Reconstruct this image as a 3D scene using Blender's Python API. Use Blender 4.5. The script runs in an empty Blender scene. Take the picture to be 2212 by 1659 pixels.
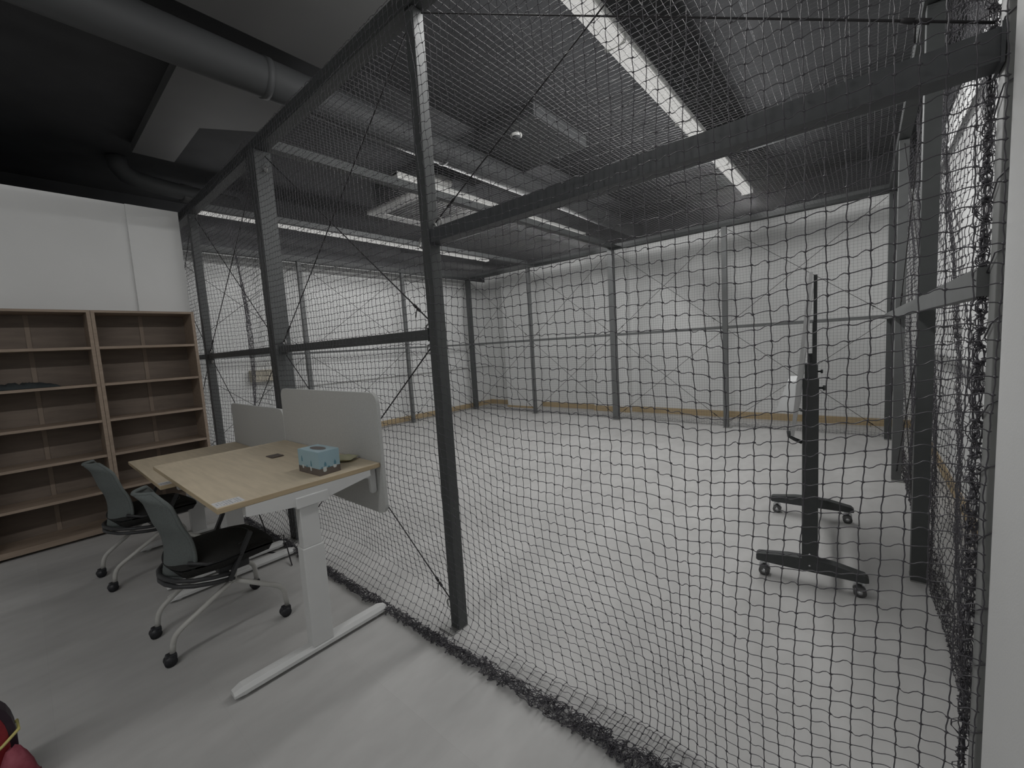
import bpy, math, random
import numpy as np
from mathutils import Vector, Matrix

random.seed(7)
RNG = np.random.default_rng(11)
SC = bpy.context.scene
COL = SC.collection

# ------------------------------------------------------------------ camera
R = ((0.76463495, 0.64167101, -0.05993086),
     (0.01345848, -0.10887197, -0.99396467),
     (-0.64432311, 0.75921355, -0.09188323))      # rows: right, down, forward
CAM = (1.5726, -1.3225, 1.42)
cd = bpy.data.cameras.new('camera')
cd.sensor_width = 36.0
cd.lens = 900.7 / 2212 * 36.0
cd.clip_start = 0.02
cam = bpy.data.objects.new('camera', cd)
M = Matrix(((R[0][0], -R[1][0], -R[2][0], CAM[0]),
            (R[0][1], -R[1][1], -R[2][1], CAM[1]),
            (R[0][2], -R[1][2], -R[2][2], CAM[2]),
            (0, 0, 0, 1)))
cam.matrix_world = M
COL.objects.link(cam)
SC.camera = cam

# ------------------------------------------------------------------ world, exposure
w = bpy.data.worlds.new('world')
SC.world = w
w.use_nodes = True
w.node_tree.nodes['Background'].inputs[0].default_value = (0.8, 0.9, 1.0, 1)
w.node_tree.nodes['Background'].inputs[1].default_value = 0.02
SC.view_settings.view_transform = 'Standard'
SC.view_settings.look = 'None'
SC.view_settings.gamma = 1
SC.view_settings.use_curve_mapping = False
SC.view_settings.exposure = 0.0
LAMP_W = 13.6           # watts of each luminaire segment's own lamp
LAMP_EMIT = 0.52        # radiance of the frosted diffusers

# ------------------------------------------------------------------ materials
def mat(name, col, rough=0.6, metal=0.0, noise=0.0, scale=8.0, stretch=(1, 1, 1), bump=0.0,
        bscale=60.0, col2=None, spec=0.4, detail=4.0):
    m = bpy.data.materials.new(name)
    m.use_nodes = True
    nt = m.node_tree
    b = nt.nodes['Principled BSDF']
    b.inputs['Roughness'].default_value = rough
    b.inputs['Metallic'].default_value = metal
    b.inputs['Specular IOR Level'].default_value = spec
    b.inputs['Base Color'].default_value = (*col, 1)
    tc = nt.nodes.new('ShaderNodeTexCoord')
    mp = nt.nodes.new('ShaderNodeMapping')
    mp.inputs['Scale'].default_value = stretch
    nt.links.new(tc.outputs['Object'], mp.inputs['Vector'])
    if noise > 0 or col2:
        n = nt.nodes.new('ShaderNodeTexNoise')
        n.inputs['Scale'].default_value = scale
        n.inputs['Detail'].default_value = detail
        nt.links.new(mp.outputs[0], n.inputs['Vector'])
        r = nt.nodes.new('ShaderNodeValToRGB')
        c2 = col2 or tuple(c * (1 - noise) for c in col)
        r.color_ramp.elements[0].position = 0.3
        r.color_ramp.elements[1].position = 0.7
        r.color_ramp.elements[0].color = (*c2, 1)
        r.color_ramp.elements[1].color = (*col, 1)
        nt.links.new(n.outputs['Fac'], r.inputs['Fac'])
        nt.links.new(r.outputs['Color'], b.inputs['Base Color'])
    if bump > 0:
        n2 = nt.nodes.new('ShaderNodeTexNoise')
        n2.inputs['Scale'].default_value = bscale
        nt.links.new(mp.outputs[0], n2.inputs['Vector'])
        bp = nt.nodes.new('ShaderNodeBump')
        bp.inputs['Strength'].default_value = bump
        bp.inputs['Distance'].default_value = 0.01
        nt.links.new(n2.outputs['Fac'], bp.inputs['Height'])
        nt.links.new(bp.outputs['Normal'], b.inputs['Normal'])
    return m

def floor_mat():
    m = mat('floor_vinyl', (0.62, 0.615, 0.60), rough=0.55, spec=0.3)
    nt = m.node_tree
    b = nt.nodes['Principled BSDF']
    tc = nt.nodes.new('ShaderNodeTexCoord')
    def noise(scale, st, rot=0.0, det=5):
        mp = nt.nodes.new('ShaderNodeMapping')
        mp.inputs['Scale'].default_value = st
        mp.inputs['Rotation'].default_value = (0, 0, rot)
        nt.links.new(tc.outputs['Object'], mp.inputs['Vector'])
        n = nt.nodes.new('ShaderNodeTexNoise')
        n.inputs['Scale'].default_value = scale
        n.inputs['Detail'].default_value = det
        nt.links.new(mp.outputs[0], n.inputs['Vector'])
        return n
    a = noise(1.7, (1.5, 0.6, 1), 0.12, 6)
    c = noise(7.0, (1.8, 0.8, 1), 0.3, 8)
    br = nt.nodes.new('ShaderNodeTexBrick')
    br.inputs['Scale'].default_value = 1.0
    br.inputs['Brick Width'].default_value = 0.92
    br.inputs['Row Height'].default_value = 0.46
    br.inputs['Mortar Size'].default_value = 0.0006
    br.inputs['Mortar'].default_value = (0.51, 0.505, 0.495, 1)
    br.inputs['Color1'].default_value = (0.58, 0.575, 0.565, 1)
    br.inputs['Color2'].default_value = (0.55, 0.545, 0.535, 1)
    nt.links.new(tc.outputs['Object'], br.inputs['Vector'])
    def mixmul(c1, fac, lo):
        r = nt.nodes.new('ShaderNodeValToRGB')
        r.color_ramp.elements[0].position = 0.3
        r.color_ramp.elements[1].position = 0.72
        r.color_ramp.elements[0].color = (lo, lo, lo, 1)
        r.color_ramp.elements[1].color = (1, 1, 1, 1)
        nt.links.new(fac, r.inputs['Fac'])
        mx = nt.nodes.new('ShaderNodeMix')
        mx.data_type = 'RGBA'
        mx.blend_type = 'MULTIPLY'
        mx.inputs[0].default_value = 1.0
        nt.links.new(c1, mx.inputs[6])
        nt.links.new(r.outputs['Color'], mx.inputs[7])
        return mx.outputs[2]
    o = mixmul(br.outputs['Color'], a.outputs['Fac'], 0.84)
    o = mixmul(o, c.outputs['Fac'], 0.90)
    nt.links.new(o, b.inputs['Base Color'])
    return m

def emis(name, col, s):
    m = bpy.data.materials.new(name)
    m.use_nodes = True
    nt = m.node_tree
    nt.nodes.clear()
    e = nt.nodes.new('ShaderNodeEmission')
    e.inputs[0].default_value = (*col, 1)
    e.inputs[1].default_value = s
    o = nt.nodes.new('ShaderNodeOutputMaterial')
    nt.links.new(e.outputs[0], o.inputs[0])
    return m

MT = dict(
    floor=floor_mat(),
    wall=mat('white_wallpaper', (0.74, 0.745, 0.74), rough=0.9, noise=0.03, scale=3, bump=0.05, bscale=220, spec=0.1),
    blackpaint=mat('black_ceiling_paint', (0.052, 0.053, 0.056), rough=0.85, noise=0.25, scale=2.5, spec=0.2),
    duct=mat('charcoal_duct_paint', (0.058, 0.060, 0.062), rough=0.6, noise=0.1, scale=3, spec=0.3),
    ductlight=mat('grey_panel_paint', (0.115, 0.115, 0.115), rough=0.6, noise=0.08, scale=3, spec=0.3),
    base=mat('oak_baseboard', (0.50, 0.385, 0.23), rough=0.6, noise=0.18, scale=6, stretch=(1, 1, 12)),
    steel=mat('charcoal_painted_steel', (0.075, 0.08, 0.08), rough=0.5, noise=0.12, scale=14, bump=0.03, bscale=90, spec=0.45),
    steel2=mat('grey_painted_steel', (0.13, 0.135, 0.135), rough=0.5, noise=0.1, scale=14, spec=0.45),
    galv=mat('zinc_steel', (0.36, 0.36, 0.35), rough=0.45, metal=0.6, noise=0.15, scale=30),
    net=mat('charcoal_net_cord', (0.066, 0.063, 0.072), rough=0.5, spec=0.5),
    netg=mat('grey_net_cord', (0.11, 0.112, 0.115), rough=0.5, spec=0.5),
    cord=mat('dark_bracing_cord', (0.028, 0.026, 0.028), rough=0.7, noise=0.3, scale=60),
    oak=mat('light_oak_veneer', (0.68, 0.58, 0.43), rough=0.55, noise=0.14, scale=5, stretch=(1, 9, 9), bump=0.02, bscale=80),
    oakedge=mat('oak_edge_band', (0.50, 0.395, 0.255), rough=0.6, noise=0.15, scale=8, stretch=(10, 1, 10)),
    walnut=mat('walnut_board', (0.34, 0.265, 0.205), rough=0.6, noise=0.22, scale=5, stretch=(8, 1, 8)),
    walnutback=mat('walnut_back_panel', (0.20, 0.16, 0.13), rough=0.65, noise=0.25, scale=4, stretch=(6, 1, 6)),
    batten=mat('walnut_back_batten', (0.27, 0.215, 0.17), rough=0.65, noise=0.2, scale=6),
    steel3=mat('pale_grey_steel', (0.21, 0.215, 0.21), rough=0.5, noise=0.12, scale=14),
    white=mat('white_powder_coat', (0.66, 0.665, 0.66), rough=0.4, noise=0.03, scale=10),
    cream=mat('light_grey_tube_paint', (0.50, 0.495, 0.47), rough=0.35, noise=0.04, scale=10),
    felt=mat('grey_felt', (0.53, 0.535, 0.525), rough=0.95, noise=0.1, scale=160, bump=0.15, bscale=300, spec=0.1),
    mesh=mat('blue_grey_mesh_fabric', (0.155, 0.172, 0.168), rough=0.85, noise=0.25, scale=220, bump=0.2, bscale=400, spec=0.15),
    seat=mat('black_seat_fabric', (0.040, 0.040, 0.039), rough=0.95, noise=0.3, scale=180, bump=0.2, bscale=300, spec=0.1),
    blackpl=mat('black_plastic', (0.040, 0.041, 0.043), rough=0.5, noise=0.1, scale=20),
    wheel=mat('grey_wheel_rubber', (0.12, 0.12, 0.12), rough=0.4, noise=0.2, scale=50),
    caster=mat('black_caster_plastic', (0.028, 0.029, 0.033), rough=0.4, noise=0.15, scale=50),
    sticker=mat('white_sticker', (0.70, 0.70, 0.71), rough=0.5, noise=0.02, scale=30),
    print_=mat('grey_sticker_print', (0.42, 0.44, 0.46), rough=0.6, noise=0.1, scale=60),
    blue=mat('pale_blue_card', (0.33, 0.47, 0.53), rough=0.55, noise=0.05, scale=12),
    blue2=mat('pale_blue_card_top', (0.40, 0.53, 0.58), rough=0.55, noise=0.05, scale=12),
    brown=mat('dark_brown_print', (0.15, 0.125, 0.11), rough=0.6, noise=0.2, scale=30),
    teal=mat('teal_print', (0.12, 0.28, 0.36), rough=0.6, noise=0.2, scale=60),
    whitecard=mat('white_print', (0.60, 0.64, 0.64), rough=0.6, noise=0.05, scale=30),
    slot=mat('tissue_slot_film', (0.15, 0.13, 0.125), rough=0.4, noise=0.1, scale=30),
    snack=mat('cream_plastic_packet', (0.56, 0.53, 0.38), rough=0.35, noise=0.3, scale=28, col2=(0.42, 0.44, 0.24)),
    red=mat('red_leather', (0.30, 0.022, 0.030), rough=0.5, noise=0.35, scale=30, bump=0.1, bscale=80),
    pink=mat('dusty_red_cloth', (0.36, 0.10, 0.13), rough=0.8, noise=0.4, scale=18, col2=(0.17, 0.012, 0.03)),
    rim=mat('dark_purple_leather', (0.035, 0.018, 0.030), rough=0.5, noise=0.3, scale=30),
    yellow=mat('yellow_elastic', (0.62, 0.55, 0.20), rough=0.6, noise=0.15, scale=40),
    board=mat('whiteboard_enamel', (0.78, 0.79, 0.79), rough=0.25, noise=0.02, scale=5),
    alu=mat('brushed_aluminium', (0.52, 0.52, 0.52), rough=0.4, metal=0.4, noise=0.08, scale=30),
    postblk=mat('black_powder_coat', (0.052, 0.056, 0.056), rough=0.5, noise=0.12, scale=25, bump=0.05, bscale=200),
    beige=mat('beige_box_card', (0.55, 0.51, 0.42), rough=0.8, noise=0.1, scale=8),
    darkcloth=mat('dark_grey_cloth', (0.045, 0.055, 0.058), rough=0.9, noise=0.4, scale=14),
    lamp=emis('lit_diffuser', (1.0, 0.99, 0.955), LAMP_EMIT),
    lamphouse=mat('white_luminaire_housing', (0.6, 0.6, 0.58), rough=0.5, noise=0.03, scale=10),
    smoke=mat('white_plastic', (0.62, 0.62, 0.60), rough=0.5, noise=0.05, scale=20),
    headblk=mat('dark_header_paint', (0.066, 0.070, 0.074), rough=0.5, noise=0.12, scale=20),
    roofcord=mat('lamplit_roof_cord', (0.115, 0.115, 0.118), rough=0.5, spec=0.5),  # net cord with the glow of the lamps above put into its colour
    chrome=mat('chrome', (0.62, 0.63, 0.64), rough=0.2, metal=0.9, noise=0.05, scale=20),
)

# ------------------------------------------------------------------ mesh helpers
class MB:
    def __init__(self):
        self.v = []; self.f = []; self.mi = []; self.sm = []; self.cur = 0; self.smooth = False
    def add(self, vs, fs, smooth=None):
        o = len(self.v)
        self.v += [tuple(p) for p in vs]
        s = self.smooth if smooth is None else smooth
        for f in fs:
            self.f.append([i + o for i in f]); self.mi.append(self.cur); self.sm.append(s)
        return self
    def box(self, x0, x1, y0, y1, z0, z1, c=0.0):
        if c <= 0:
            vs = [(x, y, z) for z in (z0, z1) for y in (y0, y1) for x in (x0, x1)]
            return self.add(vs, [(0, 2, 3, 1), (4, 5, 7, 6), (0, 1, 5, 4), (2, 6, 7, 3), (0, 4, 6, 2), (1, 3, 7, 5)], False)
        import bmesh
        bm = bmesh.new()
        bmesh.ops.create_cube(bm, size=1)
        for v in bm.verts:
            v.co = Vector(((x0 + x1) / 2 + v.co.x * (x1 - x0), (y0 + y1) / 2 + v.co.y * (y1 - y0), (z0 + z1) / 2 + v.co.z * (z1 - z0)))
        bmesh.ops.bevel(bm, geom=bm.edges[:], offset=c, segments=2, affect='EDGES', profile=0.5)
        bm.verts.ensure_lookup_table()
        self.add([v.co[:] for v in bm.verts], [[v.index for v in f.verts] for f in bm.faces], False)
        bm.free()
        return self
    def tube(self, pts, r, n=8, cap=True, closed=False, smooth=True):
        pts = [Vector(p) for p in pts]
        rr = r if isinstance(r, (list, tuple)) else [r] * len(pts)
        N = len(pts)
        t0 = (pts[1] - pts[0]).normalized()
        ref = Vector((0, 0, 1)) if abs(t0.z) < 0.9 else Vector((1, 0, 0))
        u = t0.cross(ref).normalized()
        vs = []
        for i, p in enumerate(pts):
            if closed:
                t = pts[(i + 1) % N] - pts[i - 1]
            else:
                t = pts[min(i + 1, N - 1)] - pts[max(i - 1, 0)]
            t.normalize()
            u = (u - t * u.dot(t)).normalized()
            w_ = t.cross(u)
            for k in range(n):
                a = 2 * math.pi * k / n
                vs.append(p + (u * math.cos(a) + w_ * math.sin(a)) * rr[i])
        fs = []
        for i in range(N if closed else N - 1):
            j = (i + 1) % N
            for k in range(n):
                fs.append((i * n + k, i * n + (k + 1) % n, j * n + (k + 1) % n, j * n + k))
        if cap and not closed:
            fs.append(tuple(range(n - 1, -1, -1)))
            fs.append(tuple((N - 1) * n + k for k in range(n)))
        return self.add(vs, fs, smooth)
    def bar(self, a, b, w, h, up=(0, 0, 1)):
        a = Vector(a); b = Vector(b); t = (b - a).normalized()
        u = Vector(up); s = t.cross(u)
        if s.length < 1e-4:
            s = t.cross(Vector((0, 1, 0)))
        s.normalize(); u = s.cross(t)
        vs = [p + s * (i * w / 2) + u * (j * h / 2) for p in (a, b) for j in (-1, 1) for i in (-1, 1)]
        return self.add(vs, [(0, 1, 3, 2), (4, 6, 7, 5), (0, 4, 5, 1), (2, 3, 7, 6), (0, 2, 6, 4), (1, 5, 7, 3)], False)
    def prism(self, poly, axis, a, b):
        """poly: 2-D outline; axis 'x','y','z' extrusion from a to b"""
        def P(p, c):
            return {'x': (c, p[0], p[1]), 'y': (p[0], c, p[1]), 'z': (p[0], p[1], c)}[axis]
        n = len(poly)
        vs = [P(p, a) for p in poly] + [P(p, b) for p in poly]
        fs = [tuple(range(n)), tuple(range(2 * n - 1, n - 1, -1))]
        for i in range(n):
            j = (i + 1) % n
            fs.append((i, i + n, j + n, j))
        return self.add(vs, fs, False)
    def lathe(self, prof, n=20, cx=0, cy=0):
        vs = []; fs = []
        for r, z in prof:
            for k in range(n):
                a = 2 * math.pi * k / n
                vs.append((cx + r * math.cos(a), cy + r * math.sin(a), z))
        for i in range(len(prof) - 1):
            for k in range(n):
                fs.append((i * n + k, i * n + (k + 1) % n, (i + 1) * n + (k + 1) % n, (i + 1) * n + k))
        fs.append(tuple(range(n - 1, -1, -1)))
        fs.append(tuple((len(prof) - 1) * n + k for k in range(n)))
        return self.add(vs, fs, True)
    def build(self, name, m, parent=None):
        me = bpy.data.meshes.new(name)
        me.from_pydata(self.v, [], self.f)
        ms = m if isinstance(m, (list, tuple)) else [m]
        for q in ms:
            me.materials.append(MT[q])
        me.polygons.foreach_set('material_index', self.mi)
        me.polygons.foreach_set('use_smooth', self.sm)
        import bmesh
        bm = bmesh.new(); bm.from_mesh(me)
        bmesh.ops.recalc_face_normals(bm, faces=bm.faces)
        bm.to_mesh(me); bm.free()
        me.update()
        o = bpy.data.objects.new(name, me)
        COL.objects.link(o)
        if parent:
            o.parent = parent
        return o

def tag(o, label=None, cat=None, group=None, kind=None):
    if label: o['label'] = label
    if cat: o['category'] = cat
    if group: o['group'] = group
    if kind: o['kind'] = kind
    return o

def thing(name, label, cat, loc=(0, 0, 0), rz=0.0, group=None):
    o = bpy.data.objects.new(name, None)
    o.empty_display_size = 0.1
    COL.objects.link(o)
    o.location = loc; o.rotation_euler = (0, 0, rz)
    return tag(o, label, cat, group)

def copy_tree(o, parent=None):
    c = o.copy(); COL.objects.link(c)
    if parent:
        c.parent = parent
        c.matrix_parent_inverse = o.matrix_parent_inverse.copy()
    for ch in [x for x in bpy.data.objects if x.parent == o]:
        copy_tree(ch, c)
    return c

def struct(name, mb, m):
    return tag(mb.build(name, m), kind='structure')

# ------------------------------------------------------------------ room shell
ZC = 3.62        # black soffit
ZW = 2.965       # top of the white wall finish
struct('floor', MB().box(-6.2, 3.2, -4.2, 6.6, -0.1, 0.0), 'floor')
struct('ceiling', MB().box(-6.2, 3.2, -4.2, 6.6, ZC, ZC + 0.1), 'blackpaint')

# back wall with two white pilasters
m = MB(); m.box(-5.7, 2.45, 6.30, 6.45, 0, 3.11)
m.box(-4.78, -4.02, 5.98, 6.30, 0, 3.11)
m.box(-2.62, -1.86, 6.18, 6.30, 0, 3.11)
struct('wall_back', m, 'wall')
struct('trim_1', MB().box(-5.7, 2.45, 6.28, 6.45, 3.11, ZC), 'blackpaint')
m = MB()
m.box(-5.6, -4.78, 6.285, 6.30, 0, 0.105)
m.box(-4.79, -4.005, 5.965, 5.98, 0, 0.04)
m.box(-4.005, -2.62, 6.285, 6.30, 0, 0.105)
m.box(-2.63, -1.85, 6.165, 6.18, 0, 0.105)
m.box(-1.86, 2.15, 6.285, 6.30, 0, 0.105)
struct('baseboard_back', m, 'base')
# left wall behind the cage
m = MB(); m.box(-5.75, -5.60, -0.30, 6.45, 0, 3.0)
m.box(-5.60, -5.54, 1.5, 6.3, 0.955, 0.995)
struct('wall_left', m, 'wall')
struct('trim_2', MB().box(-5.75, -5.58, -4.1, 6.45, 3.0, ZC), 'blackpaint')
struct('baseboard_left', MB().box(-5.60, -5.585, -0.1, 6.285, 0, 0.105), 'base')
# partition wall behind the bookcases, with a slightly proud end panel
m = MB(); m.box(-3.90, -3.78, -4.1, -0.50, 0, ZW)
m.box(-3.90, -3.765, -0.50, -0.10, 0, ZW)
m.box(-5.75, -3.90, -0.42, -0.30, 0, ZW)
struct('wall_partition', m, 'wall')
# wall on the right of the room and the wall end beside the camera
struct('wall_right', MB().box(2.15, 2.30, -0.3, 6.45, 0, 3.30), 'wall')
struct('trim_4', MB().box(2.13, 2.30, -0.3, 6.45, 3.30, ZC), 'blackpaint')
struct('baseboard_right', MB().box(2.135, 2.15, -0.06, 6.285, 0, 0.105), 'base')
struct('wall_near', MB().box(1.78, 2.30, -4.1, -0.066, 0, ZC), 'wall')
struct('wall_rear', MB().box(-6.0, 3.0, -4.15, -4.05, 0, ZC), 'wall')

# ------------------------------------------------------------------ ceiling services
def cyl_y(mb, x, z, r, y0, y1, n=24):
    return mb.tube([(x, y0, z), (x, y1, z)], r, n)
d = thing('air_duct', 'large round charcoal air duct running above the desks into the cage', 'duct', (-1.62, 1.0, 3.36))
cyl_y(MB(), 0, 0, 0.125, -4.4, 5.2).build('duct_pipe', 'duct', d)
for yy in (-2.6, -1.0, 0.6, 2.2, 3.8):
    m = MB(); m.tube([(0, yy - 0.02, 0), (0, yy + 0.02, 0)], 0.131, 24); m.build('duct_collar', 'duct', d)
d = thing('drain_pipe', 'short dark pipe with an elbow near the ceiling above the bookcases', 'pipe', (-4.45, -0.3, 3.42))
m = MB(); m.tube([(0.06, -0.12, 0.19), (0.06, -0.11, 0.10), (0.06, -0.06, 0.03), (0.05, 0.03, 0.0), (0.03, 0.15, -0.01), (0.0, 0.4, -0.02), (-0.06, 1.0, -0.02)], 0.085, 18)
m.build('pipe_run', 'duct', d)
m = MB(); m.tube([(-0.02, 0.42, -0.02), (-0.035, 0.52, -0.02)], 0.10, 18); m.build('pipe_collar', 'ductlight', d)
tag(MB().box(-1.42, 0.4, -3.0, 0.36, 3.46, ZC, 0.01).build('ceiling_panel', 'ductlight'),
    'wide flat dark grey soffit panel beside the round duct, top left of centre', 'ceiling panel')
tag(MB().prism([(-3.95, -0.36), (-1.92, -0.36), (-1.92, 0.36), (-2.75, 0.36), (-3.02, -0.03), (-3.95, -0.03)], 'z', 3.53, ZC).build('ceiling_panel', 'ductlight'),
    'lighter grey slab panel on the black ceiling above the bookcases', 'ceiling panel')
tag(MB().box(-1.98, -0.75, 1.95, 2.9, 3.50, ZC, 0.01).build('ceiling_panel', 'duct'),
    'square dark ceiling panel carrying the small smoke detector', 'ceiling panel')
tag(MB().box(-3.1, -2.0, 1.9, 2.75, 3.50, ZC, 0.01).build('ceiling_panel', 'blackpaint'),
    'black ceiling panel left of the smoke detector', 'ceiling panel')
tag(MB().box(0.95, 1.55, -0.3, 2.3, 3.44, ZC, 0.01).build('ceiling_beam', 'blackpaint'),
    'dark ceiling beam right of the nearest light row', 'beam')
tag(MB().box(-5.6, 2.13, 3.9, 4.2, 3.42, ZC, 0.01).build('ceiling_beam', 'duct'),
    'dark ceiling beam crossing the far half of the cage', 'beam')
d = thing('ceiling_air_conditioner', 'square ceiling air conditioner cassette with a grey frame above the cage', 'air conditioner', (-2.95, 2.45, 3.3))
m = MB()
m.box(-0.58, 0.58, -0.54, -0.38, -0.03, 0.02, 0.008); m.box(-0.58, 0.58, 0.38, 0.54, -0.03, 0.02, 0.008)
m.box(-0.58, -0.42, -0.38, 0.38, -0.03, 0.02, 0.008); m.box(0.42, 0.58, -0.38, 0.38, -0.03, 0.02, 0.008)
m.build('frame', 'galv', d)
m = MB()
for k in range(14):
    y = -0.36 + k * 0.055
    m.box(-0.42, 0.42, y, y + 0.035, -0.015, 0.0)
m.build('grille', 'ductlight', d)
MB().box(-0.5, 0.5, -0.46, 0.46, 0.0, 0.32).build('body', 'duct', d)
d = thing('air_outlet', 'round grey air outlet on a short drum at the ceiling beside the nearest column', 'air outlet', (-2.45, 2.15, 3.46))
MB().lathe([(0.22, -0.02), (0.22, 0.16)], 24).build('drum', 'duct', d)
MB().lathe([(0.24, -0.05), (0.25, -0.02), (0.23, 0.0)], 24).build('rim', 'galv', d)
d = thing('smoke_detector', 'small round pale smoke detector on a dark square ceiling panel', 'smoke detector', (-1.10, 2.12, 3.50))
MB().lathe([(0.02, -0.045), (0.035, -0.04), (0.045, -0.02)], 20).build('sensor', 'duct', d)
MB().lathe([(0.055, -0.022), (0.06, -0.01), (0.06, 0.0)], 20).build('base', 'smoke', d)

# luminaires: three rows hanging just above the netting
ROWNAME = ['nearest and brightest', 'middle', 'far left']
def luminaire(x, y0, y1, label, group, k=1.0):
    L = y1 - y0
    t = thing('linear_light', label, 'ceiling light', (x, (y0 + y1) / 2, 3.2), 0, group)
    hw = 0.066
    MB().box(-hw, hw, -L / 2, L / 2, 0.012, 0.05, 0.004).build('housing', 'lamphouse', t)
    m = MB(); m.tube([(0, -L / 2 + 0.006, 0.008), (0, L / 2 - 0.006, 0.008)], 0.03, 12)
    vs = [(v[0] * hw / 0.03 * 0.92, v[1], v[2]) for v in m.v]; m.v = vs
    m.build('diffuser', 'lamp', t)
    for s in (-1, 1):
        MB().box(-hw, hw, s * (L / 2 - 0.003) - 0.003, s * (L / 2 - 0.003) + 0.003, -0.018, 0.04).build('end_cap', 'lamphouse', t)
    for s in (-1, 1):
        MB().tube([(0, s * L * 0.35, 0.05), (0, s * L * 0.35, 0.42)], 0.004, 6).build('hanger', 'steel', t)
    ld = bpy.data.lights.new('luminaire_lamp', 'AREA')
    ld.shape = 'RECTANGLE'; ld.size = 0.10; ld.size_y = L - 0.03
    ld.energy = LAMP_W * 0.6 * k; ld.color = (1.0, 0.995, 0.985)
    lo = bpy.data.objects.new('luminaire_lamp', ld)
    lo.location = (0, 0, -0.026); COL.objects.link(lo); lo.parent = t
    # side spill of the opal diffuser (lights the upper walls and soffit)
    for s in (-1, 1):
        l2 = bpy.data.lights.new('luminaire_side_glow', 'AREA')
        l2.shape = 'RECTANGLE'; l2.size = 0.03; l2.size_y = L - 0.03
        l2.energy = LAMP_W * 0.9 * k; l2.color = (1.0, 0.995, 0.985)
        q = bpy.data.objects.new('luminaire_side_glow', l2)
        q.location = (s * 0.07, 0, 0.0); q.rotation_euler = (0, -s * math.radians(72), 0)
        COL.objects.link(q); q.parent = t
seg = 1.255
for r, (x, yend, n) in enumerate(((0.392, 4.99, 4), (-2.13, 5.13, 3), (-4.43, 5.2, 4))):
    for k in range(n):
        y1 = yend - k * seg
        where = ['furthest from the camera', 'second from its far end', 'third from its far end', 'closest to the camera'][k]
        luminaire(x, y1 - seg + 0.003, y1, 'white tube light in the %s ceiling row, segment %s' % (ROWNAME[r], where),
                  'linear lights above the cage', (1.0, 0.72, 0.22)[r])

for k in range(2):
    luminaire(0.392, -2.75 - k * seg + 0.008 - 0.0, -2.75 - (k - 1) * seg, 'white ceiling tube light behind the camera, %s one' % ['nearer', 'further'][k], 'linear lights above the cage', 0.62)

# ------------------------------------------------------------------ cage frame
XS = [-5.3058, -3.69, -1.86, 0.0, 1.805]      # near side columns
XB = [-5.33, -3.60, -1.79, 0.0, 1.81]        # far side columns
Y1, Y2, Y3 = 1.74, 3.69, 5.47
ZT, ZM, ZH = 3.0, 1.496, 1.945
HP = 0.03
def post(x, y, w, label, h=2.94, rings=(), plate=(1, -1), m_='steel'):
    t = thing('cage_post', label, 'post', (x, y, 0), 0, None)
    MB().box(-w, w, -w, w, 0.004, h, 0.003).build('shaft', m_, t)
    MB().box(min(-w, plate[0] * (w + 0.045)), max(w, plate[0] * (w + 0.045)),
             min(-w, plate[1] * (w + 0.045)), max(w, plate[1] * (w + 0.045)), 0, 0.007, 0.001).build('base_plate', 'galv', t)
    for (rx, ry, rz) in rings:
        m = MB()
        d_ = Vector((rx, ry, 0)).normalized()
        c = d_ * (w + 0.034)
        pts = [(c.x + d_.x * 0.022 * math.cos(a), c.y + d_.y * 0.022 * math.cos(a), rz + 0.022 * math.sin(a)) for a in [i * math.pi / 8 for i in range(16)]]
        m.tube(pts, 0.0045, 6, closed=True)
        m.tube([(d_.x * w, d_.y * w, rz), (d_.x * (w + 0.014), d_.y * (w + 0.014), rz)], 0.005, 6)
        m.build('eye_bolt', 'galv', t)
    return t
rr = lambda *z: [(-1, 0, q) for q in z] + [(1, 0, q) for q in z]
post(XS[0], 0, 0.035, 'dark cage corner post behind the white partition wall end', rings=rr(0.08, ZM - 0.06))
post(XS[1], 0, 0.034, 'dark cage post close to the bookcase end on the near side', rings=rr(0.08, ZM + 0.05, ZM - 0.06))
post(XS[2], 0.0, 0.058, 'thick charcoal main cage post behind the grey desk screens', rings=rr(0.08, ZM + 0.05, 2.80))
post(XS[3], 0, HP, 'nearest black cage post in the centre, with a bolted foot plate', rings=[(-1, 0, ZH - 0.01), (-1, 0, ZM + 0.03), (-1, 0, ZM - 0.07), (-1, 0, 0.1), (1, 0, ZH + 0.06)], plate=(-1, -1))
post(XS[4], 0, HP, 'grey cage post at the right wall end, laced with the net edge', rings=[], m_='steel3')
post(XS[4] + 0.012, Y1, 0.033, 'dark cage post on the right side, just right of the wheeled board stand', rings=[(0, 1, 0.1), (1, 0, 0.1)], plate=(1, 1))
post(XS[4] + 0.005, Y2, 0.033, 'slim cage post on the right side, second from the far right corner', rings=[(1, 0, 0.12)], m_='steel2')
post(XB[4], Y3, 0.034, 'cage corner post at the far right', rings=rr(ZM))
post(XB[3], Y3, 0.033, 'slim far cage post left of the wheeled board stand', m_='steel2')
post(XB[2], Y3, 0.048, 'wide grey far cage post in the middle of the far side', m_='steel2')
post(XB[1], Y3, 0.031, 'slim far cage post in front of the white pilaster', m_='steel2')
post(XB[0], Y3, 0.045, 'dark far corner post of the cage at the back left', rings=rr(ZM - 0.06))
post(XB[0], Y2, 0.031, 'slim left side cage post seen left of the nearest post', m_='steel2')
post(XB[0], Y1, 0.031, 'slim left side cage post seen right of the thick main post', m_='steel2')

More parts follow.
